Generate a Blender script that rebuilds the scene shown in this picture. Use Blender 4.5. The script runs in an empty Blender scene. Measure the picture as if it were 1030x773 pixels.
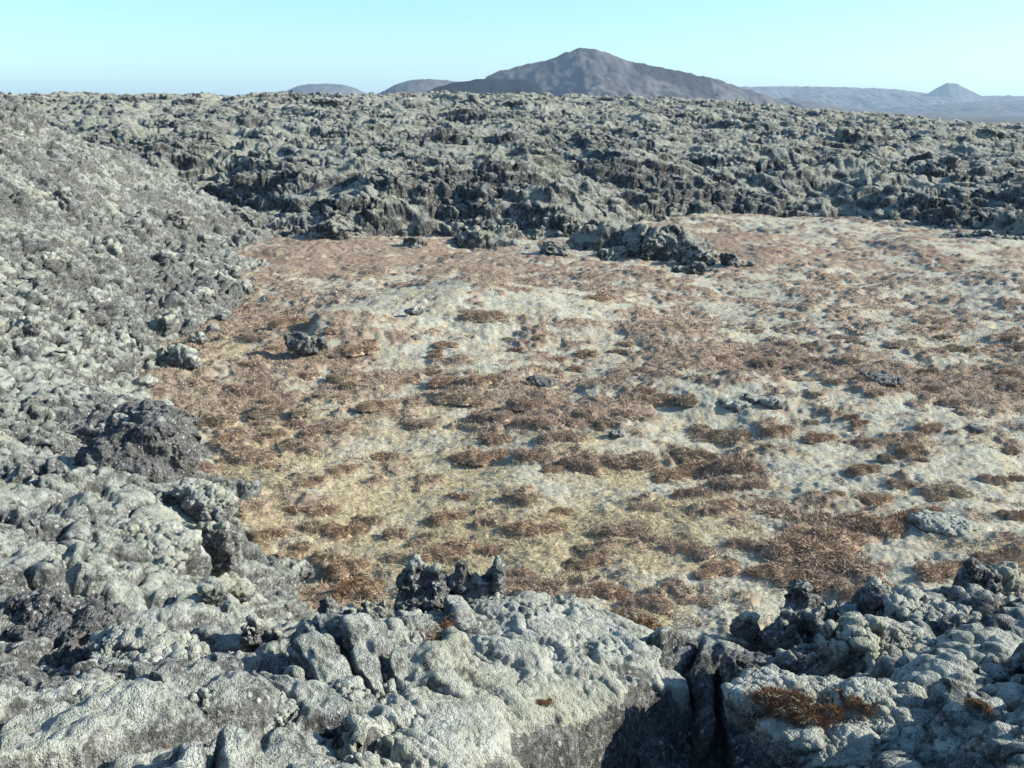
import bpy, bmesh, math, random
import numpy as np
F4 = np.float32
random.seed(4)
RNG = np.random.default_rng(11)
scn = bpy.context.scene
COL = scn.collection

# ------------------------------------------------------------------ camera model (used to set the place out from the photo)
CAM_Z, PITCH, FPX = 5.2, math.radians(15.5), 1000.0
CP, SP = math.cos(PITCH), math.sin(PITCH)

def ray(px, py):
    u = (np.asarray(px, float) - 515.0) / FPX
    v = -(np.asarray(py, float) - 386.5) / FPX
    return u, CP + v * SP, -SP + v * CP          # x, y, z of the view ray

def at_depth(px, py, Y):
    x, y, z = ray(px, py)
    t = Y / y
    return float(x * t), float(Y), float(CAM_Z + z * t)

def on_plane(px, py, z0=0.0):
    x, y, z = ray(px, py)
    t = (z0 - CAM_Z) / z
    return float(x * t), float(y * t)

# ------------------------------------------------------------------ noise
_p = np.random.default_rng(3).permutation(256).astype(np.int32)
PERM = np.concatenate([_p, _p, _p])
_g = np.random.default_rng(5).normal(size=(256, 3)); _g /= np.linalg.norm(_g, axis=1)[:, None]
G3 = _g.astype(F4)
_a = np.random.default_rng(6).uniform(0, 2 * np.pi, 256)
G2 = np.stack([np.cos(_a), np.sin(_a)], 1).astype(F4)
R01 = np.random.default_rng(7).uniform(0, 1, (256, 4)).astype(F4)

def perlin2(x, y):
    x = np.asarray(x, F4); y = np.asarray(y, F4)
    xi = np.floor(x); yi = np.floor(y)
    fx = x - xi; fy = y - yi
    xi = xi.astype(np.int32) & 255; yi = yi.astype(np.int32) & 255
    u = fx * fx * fx * (fx * (fx * 6 - 15) + 10); v = fy * fy * fy * (fy * (fy * 6 - 15) + 10)
    def g(ix, iy, dx, dy):
        k = G2[PERM[PERM[ix] + iy]]
        return k[..., 0] * dx + k[..., 1] * dy
    a = g(xi, yi, fx, fy); b = g(xi + 1, yi, fx - 1, fy)
    c = g(xi, yi + 1, fx, fy - 1); d = g(xi + 1, yi + 1, fx - 1, fy - 1)
    return ((a + u * (b - a)) * (1 - v) + (c + u * (d - c)) * v) * 1.5

def perlin3(x, y, z):
    x = np.asarray(x, F4); y = np.asarray(y, F4); z = np.asarray(z, F4)
    xi = np.floor(x); yi = np.floor(y); zi = np.floor(z)
    fx = x - xi; fy = y - yi; fz = z - zi
    xi = xi.astype(np.int32) & 255; yi = yi.astype(np.int32) & 255; zi = zi.astype(np.int32) & 255
    u = fx * fx * (3 - 2 * fx); v = fy * fy * (3 - 2 * fy); w = fz * fz * (3 - 2 * fz)
    def g(ix, iy, iz, dx, dy, dz):
        k = G3[PERM[PERM[PERM[ix] + iy] + iz]]
        return k[..., 0] * dx + k[..., 1] * dy + k[..., 2] * dz
    def lay(iz, dz):
        a = g(xi, yi, iz, fx, fy, dz); b = g(xi + 1, yi, iz, fx - 1, fy, dz)
        c = g(xi, yi + 1, iz, fx, fy - 1, dz); d = g(xi + 1, yi + 1, iz, fx - 1, fy - 1, dz)
        return (a + u * (b - a)) * (1 - v) + (c + u * (d - c)) * v
    a = lay(zi, fz); b = lay(zi + 1, fz - 1)
    return (a + w * (b - a)) * 1.5

def fbm2(x, y, octv=4, gain=.5, seed=0.0):
    s = 0; a = 1.0; f = 1.0
    for k in range(octv):
        s = s + a * perlin2(x * f + 17.3 * k + seed, y * f - 9.1 * k + seed * .7); a *= gain; f *= 2.03
    return s

def billow2(x, y, octv=4, gain=.5, seed=0.0):
    s = 0; a = 1.0; f = 1.0
    for k in range(octv):
        s = s + a * np.abs(perlin2(x * f + 13.7 * k + seed, y * f + 5.9 * k - seed)); a *= gain; f *= 2.1
    return s

def billow3(x, y, z, octv=3, gain=.5, seed=0.0):
    s = 0; a = 1.0; f = 1.0
    for k in range(octv):
        s = s + a * np.abs(perlin3(x * f + 13.7 * k + seed, y * f + 5.9 * k - seed, z * f + 3.3 * k)); a *= gain; f *= 2.1
    return s

def worley2(x, y, seed=0):
    """F1, F2 and the cell's random number"""
    x = np.asarray(x, F4); y = np.asarray(y, F4)
    xi = np.floor(x).astype(np.int32); yi = np.floor(y).astype(np.int32)
    f1 = np.full(x.shape, 9, F4); f2 = np.full(x.shape, 9, F4); rid = np.zeros(x.shape, F4)
    for dx in (-1, 0, 1):
        for dy in (-1, 0, 1):
            cx = xi + dx; cy = yi + dy
            h = PERM[PERM[(cx + seed) & 255] + (cy & 255)]
            r = R01[h]
            d = np.sqrt((cx + r[..., 0] - x) ** 2 + (cy + r[..., 1] - y) ** 2)
            near = d < f1
            f2 = np.where(near, f1, np.minimum(f2, d))
            rid = np.where(near, r[..., 2], rid)
            f1 = np.where(near, d, f1)
    return f1, f2, rid

def sstep(a, b, x):
    t = np.clip((x - a) / (b - a), 0, 1)
    return t * t * (3 - 2 * t)

def boulders2(x, y, size, seed, warp=.35):
    """rounded stones with creases between them, unequal heights, 0..1"""
    wx = x / size + warp * perlin2(x / size * 1.7 + seed, y / size * 1.7)
    wy = y / size + warp * perlin2(x / size * 1.7 - seed, y / size * 1.7 + 31.0)
    f1, f2, rid = worley2(wx, wy, seed)
    return (.35 + .65 * rid) * np.sqrt(np.clip(1 - f1 * f1 * 1.15, 0, 1)) * sstep(0, .22, f2 - f1)

def boulders3(x, y, z, size, seed, warp=.3):
    """the same stones in space, so that steep faces are rubble too"""
    x = np.asarray(x, F4) / F4(size); y = np.asarray(y, F4) / F4(size); z = np.asarray(z, F4) / F4(size)
    w = warp * perlin3(x * 1.6 + seed, y * 1.6, z * 1.6); v = warp * perlin3(x * 1.6, y * 1.6 - seed, z * 1.6 + 7)
    x = x + w; y = y + v; z = z + v - w
    xi = np.floor(x).astype(np.int32); yi = np.floor(y).astype(np.int32); zi = np.floor(z).astype(np.int32)
    f1 = np.full(x.shape, 9, F4); f2 = np.full(x.shape, 9, F4); rid = np.zeros(x.shape, F4)
    for dx in (-1, 0, 1):
        for dy in (-1, 0, 1):
            hxy = PERM[PERM[(xi + dx + seed) & 255] + ((yi + dy) & 255)]
            for dz in (-1, 0, 1):
                r = R01[PERM[hxy + ((zi + dz) & 255)]]
                d = (xi + dx + r[..., 0] - x) ** 2 + (yi + dy + r[..., 1] - y) ** 2 + (zi + dz + r[..., 2] - z) ** 2
                near = d < f1
                f2 = np.where(near, f1, np.minimum(f2, d)); rid = np.where(near, r[..., 3], rid); f1 = np.where(near, d, f1)
    return (.3 + .7 * rid) * np.sqrt(np.clip(1 - f1 * 1.05, 0, 1)) * sstep(0, .2, np.sqrt(f2) - np.sqrt(f1))

class TPS:
    def __init__(s, pts, lam=.02):
        P = np.array(pts, float); s.c = P[:, :2]; n = len(P)
        K = s.phi(np.linalg.norm(s.c[:, None] - s.c[None], axis=2)) + lam * np.eye(n)
        A = np.zeros((n + 3, n + 3)); A[:n, :n] = K; A[:n, n] = 1; A[:n, n + 1:] = s.c; A[n, :n] = 1; A[n + 1:, :n] = s.c.T
        s.w = np.linalg.solve(A, np.concatenate([P[:, 2], np.zeros(3)]))
    @staticmethod
    def phi(r):
        return r                                            # polyharmonic of the first order: no overshoot between points
    def __call__(s, x, y):
        x = np.asarray(x, F4); y = np.asarray(y, F4)
        n = len(s.c); out = (s.w[n] + s.w[n + 1] * x + s.w[n + 2] * y).astype(F4)
        for k in range(n):
            out += F4(s.w[k]) * np.sqrt((x - F4(s.c[k, 0])) ** 2 + (y - F4(s.c[k, 1])) ** 2 + F4(.05))
        return out

# ------------------------------------------------------------------ the hollow's floor
def ellipse(px, py, rx, ry):
    cx, cy = on_plane(px, py)
    _, y0 = on_plane(px, py + ry); _, y1 = on_plane(px, py - ry)
    d = math.hypot(cy, CAM_Z)
    return cx, cy, rx * d / FPX, abs(y1 - y0) / 2

HEATH = [(285,352,34,14,1.0),(330,262,130,16,1.0),(480,268,120,14,.8),(620,290,120,14,.55),(720,245,60,20,1),(250,330,50,40,.8),(190,400,40,30,.8),(250,400,70,40,.65),
 (300,420,70,25,.5),(330,390,60,15,.5),(550,408,90,20,1),(520,392,60,14,.6),(750,368,100,18,1),(940,388,120,18,1.1),(680,335,60,16,.6),(830,262,150,20,.4),
 (700,470,60,20,.6),(860,525,90,18,.6),(830,545,70,14,.6),(300,520,60,35,.45),(325,555,60,25,.45),(275,612,80,34,1.2),(560,592,70,10,.6),
 (650,580,60,12,.5),(770,567,90,12,.6),(880,597,40,16,.8),(930,330,80,20,.3),(980,425,70,20,.4),(590,350,60,12,.35),(900,300,100,14,.35)]
GRASS = [(230,350,30,30,.9),(230,470,40,50,1.1),(300,460,60,30,.7),(400,500,120,60,.8),(520,545,150,45,1.1),(680,530,90,40,.9),(430,570,100,40,1),
 (260,520,40,40,.9),(600,480,100,40,.5),(750,470,50,30,.3),(400,420,150,40,.45),(300,590,90,30,.5),(250,300,60,20,.3)]
HEATH_W = [ellipse(*b[:4]) + (b[4],) for b in HEATH]
GRASS_W = [ellipse(*b[:4]) + (b[4],) for b in GRASS]

HEATHER = [(484,458,50,12),(536,456,32,18),(581,465,40,18),(624,462,58,22),(673,477,34,20),(522,500,30,14),(464,499,22,9),(452,518,34,13),(535,531,50,14),(622,533,48,14),
 (566,514,18,8),(605,427,26,12),(450,382,30,13),(483,381,34,11),(408,384,28,10),(457,399,37,13),(528,405,30,17),(501,442,30,15),(564,438,40,16),(492,417,34,12),(533,424,34,17),
 (449,346,20,7),(486,316,46,14),(620,382,30,8),(658,402,44,14),(627,418,17,8),(350,387,20,16),(357,352,34,12),(588,355,20,10),(393,460,30,10),(369,523,24,10),(399,536,18,10),
 (736,467,46,24),(700,472,42,18),(695,494,32,26),(724,507,34,11),(741,485,48,12),(824,523,92,24),(890,527,56,24),(928,517,36,17),(816,546,82,24),(746,546,26,12),(915,452,26,13),
 (870,471,30,13),(936,430,26,10),(824,440,26,11),(782,432,28,12),(953,494,38,12),(1002,482,20,10),(719,436,58,20),(702,456,38,12),(690,402,22,14),(911,486,28,9),(1022,481,16,12),
 (1020,517,24,16),(870,597,44,26),(846,568,80,24),(790,576,60,14),(725,570,42,12),(948,572,50,18),(1008,564,42,18),(911,604,30,14),(320,513,33,14),(312,529,22,18),(341,533,44,18),
 (368,523,24,13),(398,536,22,9),(303,549,18,9),(288,558,26,9),(326,560,24,14),(350,569,34,20),(260,537,24,24),(361,593,52,26),(400,559,18,7),(522,576,27,13),(543,590,62,18),
 (604,593,50,16),(600,562,34,10),(450,554,60,18),(498,553,28,11),(650,604,42,15),(256,339,24,9),(292,323,34,13),(216,422,30,20),(255,459,40,15),(198,470,38,16),(300,448,34,12),
 (331,431,36,10),(312,484,26,7),(279,437,20,11),(308,377,20,10),(340,380,20,10),(768,364,16,11),(1013,374,14,15),(700,605,40,12),(850,340,26,8),(960,350,28,9),(600,300,30,7),
 (380,405,34,10),(420,425,30,9),(250,390,36,14),(270,412,34,13),(230,440,26,10),(560,470,24,8),(650,510,30,9),(770,505,28,9),(430,480,26,9),(345,470,28,9),(880,500,30,9),(690,550,44,12)]
SPOTS_W = [ellipse(a, b, c * .75, max(4, d * .75)) + (1.0,) for a, b, c, d in HEATHER]

M1 = on_plane(455, 322); M2 = on_plane(770, 405); M3 = on_plane(880, 520); M4 = on_plane(326, 352)
def blobs(x, y, L):
    s = np.zeros_like(x)
    for cx, cy, rx, ry, w in L:
        s = np.maximum(s, w * np.exp(-(((x - cx) / rx) ** 2 + ((y - cy) / ry) ** 2) * .8))
    return s

def floor_masks(x, y, spots=False):
    x = np.asarray(x, F4); y = np.asarray(y, F4)
    n = fbm2(x / 1.3, y / 1.3, 4, .62, 3.0)
    n2 = fbm2(x / 5.0, y / 5.0, 2, .5, 8.0)
    far = sstep(13, 20, np.sqrt(x * x + y * y))
    n3 = fbm2(x / .5 + 7, y / .5, 3, .6, 71.0)
    H = .155 + .24 * far + .42 * blobs(x, y, HEATH_W) - .30 * np.exp(-((x - M1[0]) / 3.2) ** 2 - ((y - M1[1] + .8) / 2.2) ** 2) + .30 * n + .10 * n2 + .20 * n3
    if spots: H = H + .17 * blobs(x, y, SPOTS_W)
    m = fbm2(x / 1.0, y / 1.0, 3, .6, 21.0)
    G = .25 + .62 * blobs(x, y, GRASS_W) + .30 * m
    return np.clip(H, 0, 1), np.clip(G, 0, 1)

def floor_h(x, y, masks=None, fine=True):
    x = np.asarray(x, F4); y = np.asarray(y, F4)
    h = .75 * np.exp(-(((x - M1[0]) / 4.2) ** 2 + ((y - M1[1]) / 4.0) ** 2))
    h += .40 * np.exp(-(((x - M2[0]) / 2.6) ** 2 + ((y - M2[1]) / 1.5) ** 2))
    h += .28 * np.exp(-(((x - M3[0]) / 3.0) ** 2 + ((y - M3[1]) / 1.6) ** 2))
    lx = (x - M4[0]); ly = (y - M4[1])
    h += .34 * sstep(-.50, .02, lx + .12 * perlin2(ly * 2, lx * 2)) * np.exp(-(np.maximum(lx, 0) / 2.0) ** 2 - (ly / 1.0) ** 2)
    h += .22 * fbm2(x / 4.5, y / 4.5, 3, .5, 1.0)
    if fine:
        H, G = masks if masks is not None else floor_masks(x, y)
        b = billow2(x / .95, y / .95, 3, .5, 4.0)
        h += (.065 + .05 * perlin2(x / 3, y / 3 + 2)) * (b - .4) * (1 - .35 * sstep(.3, .7, G))
        hs = sstep(.42, .62, H)
        h += hs * (.03 + .07 * billow2(x / .42, y / .42, 2, .5, 9.0))
        h += (1 - hs) * (.026 * fbm2(x / .30, y / .22, 3, .6, 15.0) + .009 * perlin2(x / .06, y / .06))
    r = np.sqrt(x * x + y * y)
    h -= .35 * sstep(45, 70, r) + 1.2 * sstep(60, 120, r) + 24 * sstep(180, 700, r)
    return h

# ------------------------------------------------------------------ the far lava flow
EDGE_PX = [(60,226),(190,238),(232,248),(300,252),(360,253),(440,250),(530,257),(600,264),(660,270),(720,272),(768,268),(735,246),(700,228),(760,224),
           (830,224),(880,232),(930,243),(980,252),(1030,259),(1120,272)]
EDGE = np.array([on_plane(a, b) for a, b in EDGE_PX])
EDGE = np.concatenate([[[-60, 36]], EDGE, [[26, 23], [60, 18]]])
POLY = np.concatenate([EDGE, [[300, 60], [300, 400], [-300, 400], [-300, 60]]])

def far_sd(x, y):
    """distance to the flow's edge, positive inside the lava"""
    d = np.full(x.shape, 1e6, F4)
    for (ax, ay), (bx, by) in zip(EDGE[:-1], EDGE[1:]):
        ex, ey = bx - ax, by - ay
        t = np.clip(((x - ax) * ex + (y - ay) * ey) / (ex * ex + ey * ey), 0, 1)
        d = np.minimum(d, (x - ax - t * ex) ** 2 + (y - ay - t * ey) ** 2)
    ins = np.zeros(x.shape, bool)
    P = POLY
    for (ax, ay), (bx, by) in zip(P, np.roll(P, -1, 0)):
        c = ((ay > y) != (by > y)) & (x < (bx - ax) * (y - ay) / (by - ay + 1e-9) + ax)
        ins ^= c
    return np.where(ins, 1, -1) * np.sqrt(d)

_f = [(-60,36,3.2)]
for px, py, Y in [(100,215,39),(180,200,40),(260,192,40),(350,190,40),(440,196,38.5),(520,200,37),(600,206,36),(660,222,33.5),(720,245,31.5),(760,256,31),
                  (760,200,46),(830,200,46),(900,205,43),(960,214,39),(1030,226,36),(1150,240,33),
                  (60,160,55),(200,155,58),(350,152,58),(500,155,58),(650,160,58),(800,165,60),(930,172,58),(1030,180,56),
                  (0,112,88),(200,112,90),(400,112,90),(550,114,90),(700,120,88),(850,132,84),(960,142,80),(1030,150,78),(1150,165,70),
                  (0,98,120),(130,98,120),(300,98,122),(450,97,122),(600,99,122),(700,104,120),(800,112,118),(900,120,114),(960,127,110),(1030,136,106),(1150,146,100)]:
    _f.append(at_depth(px, py, Y))
for px, Y, dz in [(0,150,-1.5),(300,152,-1.5),(600,152,-1.5),(900,140,-2.5),(1030,130,-3)]:
    x, y, z = at_depth(px, 100, Y); _f.append((x, y, z + dz - .6))
FAR = TPS(_f)
PITS = [(150,196,60,7,1.3),(205,205,40,8,1.3),(560,232,34,14,1.6),(600,205,60,8,1.2),(460,205,40,8,1.0),(335,100,30,4,2.2),(130,101,22,3,1.4),(905,160,26,10,2.0),
        (655,222,20,16,1.4),(745,214,24,8,1.3),(810,212,26,7,1.3),(200,100,18,3,1.4),(535,108,16,5,1.2),(720,122,40,4,1.0),(800,150,30,6,1.0),(690,160,24,6,.9)]
_pits = []
for px, py, w, h, d in PITS:
    lo, hi = 34.0, 130.0                                   # the depth at which this line of sight meets the base surface
    ys = np.linspace(lo, hi, 500); X, Yd, Z = ray(px, py); zs = CAM_Z + Z / Yd * ys
    f = FAR(X / Yd * ys, ys) - zs; k = int(np.argmax(f > 0)) if (f > 0).any() else 499
    Y = ys[k]; _pits.append((X / Yd * Y, Y, w * Y / 1000, max(.7, h * Y / 1000 * 2.0), d))

TA, TB = on_plane(610, 252), on_plane(752, 264)
def far_h(x, y, fine=True):
    x = np.asarray(x, F4); y = np.asarray(y, F4)
    s = far_sd(x + .6 * perlin2(x / 2.3, y / 2.3 + 5), y + .6 * perlin2(x / 2.3 + 40, y / 2.3)) + .7 * perlin2(x / .9, y / .9)
    base = FAR(x, y)
    k = .36 * sstep(-.4, 2.4, s) + .64 * sstep(.8, 9.0, s)
    h = -1.2 + (base + 1.2) * k * (.82 + .18 * sstep(0, 6, s))
    for cx, cy, rx, ry, d in _pits:
        q = np.sqrt(((x - cx) / rx) ** 2 + ((y - cy) / ry) ** 2) + .35 * perlin2(x / .8, y / .8)
        h -= d * (1 - sstep(.55, 1.0, q)) * k
    tx = np.clip((x - TA[0]) / (TB[0] - TA[0]), 0, 1)
    td = np.sqrt((x - TA[0] - tx * (TB[0] - TA[0])) ** 2 + (y - TA[1] - tx * (TB[1] - TA[1])) ** 2) + .5 * perlin2(x / .9, y / .9)
    h += (1.35 - .75 * tx) * sstep(2.3 - .9 * tx, .2, td)
    s = np.maximum(s, 1.6 - td)
    amp = sstep(-.6, 1.2, s)
    big = 1 - np.abs(fbm2(x / 11.0, y / 6.0, 3, .55, 30.0))
    h += amp * (1.0 * (big - .75) + .40 * fbm2(x / 4.2, y / 3.4, 3, .55, 2.0))
    # ledges: the flow broke into plates, flat on top and steep at the side
    st = .62 + .25 * perlin2(x / 14, y / 14)
    q = h / st + .22 * perlin2(x / 2.2, y / 1.7 + 3) + .6 * perlin2(x / 6.5, y / 4.5 + 13)
    fr = q - np.floor(q)
    h = h + amp * (.72 + .3 * perlin2(x / 8 + 4, y / 8)) * st * (np.floor(q) + sstep(.06, .82, fr) - q)
    rough = .35 + .65 * sstep(-.25, .45, perlin2(x / 6, y / 5 + 9))
    h += amp * rough * (.42 * boulders2(x, y, 1.7, 3, .5) - .2)
    return h, s

# ------------------------------------------------------------------ the near lava: left hillside and the rocks at our feet
_n = []
for px, py, Y in [(0,101,31),(0,150,26.5),(0,200,22.5),(0,250,20),(0,300,17.6),(0,350,15.5),(0,400,13.3),(0,450,10.8),(0,500,8.6),(0,550,6.6),(0,600,5.3),(0,650,4.2),(0,700,3.5),(0,773,2.6),
                  (55,135,32),(60,200,26.5),(60,260,22.5),(60,320,18.6),(60,380,15.4),(60,440,12),(60,500,9.0),(60,560,6.9),(60,620,5.2),(60,690,3.8),
                  (130,188,34),(120,230,28.5),(115,280,24.2),(110,330,20.5),(110,380,16.9),(120,430,13.2),(120,490,9.9),(125,550,7.6),(130,610,5.7),(120,690,3.9),(130,773,2.7),
                  (190,228,35),(175,270,28),(165,310,23.6),(140,370,18.9),(160,430,14.6),(165,480,11.4),(185,530,8.9),(200,580,7.1),(200,640,5.1),(210,700,3.9),
                  (240,625,5.9),(270,660,4.9),(260,720,3.7),(300,773,2.75),(300,690,4.2),
                  (340,672,4.6),(430,640,5.0),(520,625,5.1),(600,632,5.1),(690,680,4.5),(740,665,4.8),(850,655,5.1),(940,630,5.3),(1030,620,5.5),(1130,610,5.6),
                  (420,773,2.8),(850,773,2.62),(1030,773,2.6),(800,778,2.6),(900,735,2.95),(822,742,3.0),(1030,720,3.1),(845,676,3.45),(900,660,3.55),(965,668,3.6),(960,680,4.0),(1040,665,4.2),
                  (500,720,3.7)]:
    _n.append(at_depth(px, py, Y))
_n += [(.12,3.2,1.6),(.35,3.55,1.5),(.62,3.9,1.6),(.30,3.2,1.7),(-.02,2.8,2.1),(.95,4.3,1.8),(.86,3.95,1.65),(.80,3.7,1.6),(1.0,4.15,1.7),(.78,3.45,1.65),(.64,3.4,1.65),(.02,3.3,1.6),(-.05,3.05,1.75),(.15,2.75,1.9)]       # the gully between the rocks
_n += [(-1.22,4.2,1.75),(-1.05,4.45,2.0),(-1.2,4.75,2.1)]
for px, py in [(225,250),(250,285),(225,318),(180,368),(150,394),(142,412),(182,455),(196,480),(222,512),(254,555)]:
    x, y = on_plane(px, py); _n.append((x, y, -.05)); _n.append((x + .8, y, -.45)); _n.append((x + 3, y, -1.2))
_n += [(-2.2,7.6,.2),(-1.2,7.2,.2),(0,7.4,.1),(1.2,7.4,.2),(2.6,7.4,.4),(4.0,7.6,.6)]
_n += [(x, 9.6, -.6) for x in (-1.8, 0, 2, 4, 6)] + [(x, 13, -1.3) for x in (-2, 0, 3, 6, 10, 14)] + [(12, 20, -1.4), (20, 20, -1.2), (2, 22, -2), (-2, 30, -2), (10, 34, -2.5)]
_n += [(0,0,3.6),(-4,-3,3.7),(4,-3,3.6),(0,-8,3.4),(-9,-6,4),(9,-6,3),(3.2,2.5,3.3),(5,4,2.6),(6,1,3.0),(8,6,1.6),(12,4,1.2),(-3,1.5,3.5),(-5,4,3.3),(-8,6,3.6),(-9,11,3.3),(-12,14,3.9),(-15,19,4.4),(-18,24,4.8),(-22,30,4.9),(-30,36,4.6),(-40,20,5),(-25,10,4.6),(-15,0,4.2),
       (-14.2,37,3.6),(-12.5,39,2.0),(-17,38,3.6),(-10.5,39,.3),(-16,46,1.5),(-30,50,2)]
NEAR = TPS(_n, .01)

def near_h(x, y):
    x = np.asarray(x, F4); y = np.asarray(y, F4)
    r = np.sqrt(x * x + y * y)
    base = NEAR(x, y)
    h = base + 0
    sc = sstep(4, 22, r)                                    # the hillside is coarser rubble than the mossy rocks at our feet
    crag = sstep(-.15, .35, perlin2(x / 1.6 + 3, y / 1.6) + .25 * sc)
    h += (.13 + .19 * sc) * fbm2(x / 1.5, y / 1.9, 3, .5, 12.0)
    h += (.05 + .17 * sc) * crag * (boulders2(x, y, .75, 21, .5) - .3)
    h += (.20 + .04 * sc) * (boulders2(x, y, .55 , 27, .55) - .35)
    h += .16 * (1 - .6 * sc) * (billow2(x / .6, y / .55, 3, .45, 6.0) - .35)
    edge = sstep(0, -1.0, h)
    return h - .5 * edge, crag, base - .5 * edge

# ------------------------------------------------------------------ meshes
def new_mesh(name, V, quads=None, tris=None, mats=(), attrs=None, smooth=True):
    me = bpy.data.meshes.new(name)
    me.vertices.add(len(V)); me.vertices.foreach_set("co", np.ascontiguousarray(V, F4).ravel())
    parts = []
    if quads is not None and len(quads): parts.append((quads, 4))
    if tris is not None and len(tris): parts.append((tris, 3))
    nl = sum(len(q) * k for q, k in parts); nf = sum(len(q) for q, k in parts)
    me.loops.add(nl); me.polygons.add(nf)
    me.loops.foreach_set("vertex_index", np.concatenate([np.asarray(q, np.int32).ravel() for q, k in parts]))
    tot = np.concatenate([np.full(len(q), k, np.int32) for q, k in parts])
    st = np.concatenate([[0], np.cumsum(tot)[:-1]]).astype(np.int32)
    me.polygons.foreach_set("loop_start", st)
    me.polygons.foreach_set("loop_total", tot)
    me.polygons.foreach_set("use_smooth", np.full(nf, smooth, bool))
    for k, v in (attrs or {}).items():
        a = me.attributes.new(k, 'FLOAT', 'POINT'); a.data.foreach_set("value", np.ascontiguousarray(v, F4).ravel())
    for m in mats: me.materials.append(m)
    me.update(calc_edges=True); me.validate()
    return me

def link(name, me, **props):
    o = bpy.data.objects.new(name, me); COL.objects.link(o)
    for k, v in props.items(): o[k] = v
    return o

def polar(rs, fine_deg=31.0, n_fine=820, coarse=3.0, full=True):
    a = np.linspace(-fine_deg, fine_deg, n_fine)
    lim = 180.0 if full else 70.0
    out = np.arange(fine_deg + .4, lim, coarse)
    mid = np.arange(fine_deg, min(fine_deg + 12, lim), .4)[1:]
    out = np.concatenate([mid, np.arange(mid[-1] + 1.5, lim, coarse)])
    ang = np.radians(np.concatenate([-out[::-1], a, out]))
    R, A = np.meshgrid(rs, ang, indexing='ij')
    return (R * np.sin(A)).astype(F4), (R * np.cos(A)).astype(F4)

def grid_normals(P):
    du = np.gradient(P, axis=1); dv = np.gradient(P, axis=0)
    n = np.cross(du, dv); n /= np.linalg.norm(n, axis=2)[..., None] + 1e-12
    return n

def grid_mesh(name, P, keep, mats, attrs, wrap=False):
    R, A = P.shape[:2]
    idx = np.arange(R * A, dtype=np.int32).reshape(R, A)
    if wrap: idx = np.concatenate([idx, idx[:, :1]], 1); keep = np.concatenate([keep, keep[:, :1]], 1)
    q = np.stack([idx[:-1, :-1], idx[:-1, 1:], idx[1:, 1:], idx[1:, :-1]], -1).reshape(-1, 4)
    kk = (keep[:-1, :-1] | keep[:-1, 1:] | keep[1:, 1:] | keep[1:, :-1]).reshape(-1)
    q = q[kk]
    used = np.zeros(R * A, bool); used[q.ravel()] = True
    rem = np.cumsum(used) - 1
    V = P.reshape(-1, 3)[used]
    return new_mesh(name, V, quads=rem[q][:, ::-1], mats=mats, attrs={k: v.reshape(-1)[used] for k, v in attrs.items()})

# ------------------------------------------------------------------ materials
def mat_new(name):
    m = bpy.data.materials.new(name); m.use_nodes = True
    nt = m.node_tree
    for n in list(nt.nodes): nt.nodes.remove(n)
    out = nt.nodes.new('ShaderNodeOutputMaterial')
    return m, nt, out

class NB:
    """a small node builder"""
    def __init__(s, nt): s.nt = nt
    def n(s, t, **kw):
        o = s.nt.nodes.new(t)
        for k, v in kw.items(): setattr(o, k, v)
        return o
    def put(s, sock, v):
        if hasattr(v, 'links') or isinstance(v, bpy.types.NodeSocket): s.nt.links.new(v, sock)
        elif isinstance(v, (tuple, list)) and len(v) == 3 and sock.type == 'RGBA': sock.default_value = (*v, 1)
        else: sock.default_value = v
    def math(s, op, a, b=0.0, c=None, clamp=False):
        o = s.n('ShaderNodeMath', operation=op, use_clamp=clamp); s.put(o.inputs[0], a); s.put(o.inputs[1], b)
        if c is not None: s.put(o.inputs[2], c)
        return o.outputs[0]
    def noise(s, vec, scale, detail=3, rough=.55, dist=0.0):
        o = s.n('ShaderNodeTexNoise'); s.put(o.inputs['Vector'], vec)
        o.inputs['Scale'].default_value = scale; o.inputs['Detail'].default_value = detail
        o.inputs['Roughness'].default_value = rough; o.inputs['Distortion'].default_value = dist
        return o.outputs[0]
    def voro(s, vec, scale, feat='F1', out=0):
        o = s.n('ShaderNodeTexVoronoi', feature=feat); s.put(o.inputs['Vector'], vec); o.inputs['Scale'].default_value = scale
        return o.outputs[out]
    def ramp(s, f, lo, hi, a=0.0, b=1.0):
        o = s.n('ShaderNodeMapRange', interpolation_type='SMOOTHSTEP', clamp=True)
        s.put(o.inputs[0], f); s.put(o.inputs[1], lo); s.put(o.inputs[2], hi); s.put(o.inputs[3], a); s.put(o.inputs[4], b)
        return o.outputs[0]
    def mix(s, f, a, b):
        o = s.n('ShaderNodeMix', data_type='RGBA'); s.put(o.inputs[0], f); s.put(o.inputs[6], a); s.put(o.inputs[7], b)
        return o.outputs[2]
    def attr(s, name):
        return s.n('ShaderNodeAttribute', attribute_name=name).outputs['Fac']
    def bsdf(s, col, rough=.95, normal=None, spec=.03):
        o = s.n('ShaderNodeBsdfPrincipled'); s.put(o.inputs['Base Color'], col); s.put(o.inputs['Roughness'], rough)
        o.inputs['Specular IOR Level'].default_value = spec
        if normal is not None: s.nt.links.new(normal, o.inputs['Normal'])
        return o.outputs[0]
    def bump(s, h, strength, dist):
        o = s.n('ShaderNodeBump'); s.put(o.inputs['Height'], h); o.inputs['Strength'].default_value = strength; o.inputs['Distance'].default_value = dist
        return o.outputs[0]

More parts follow.
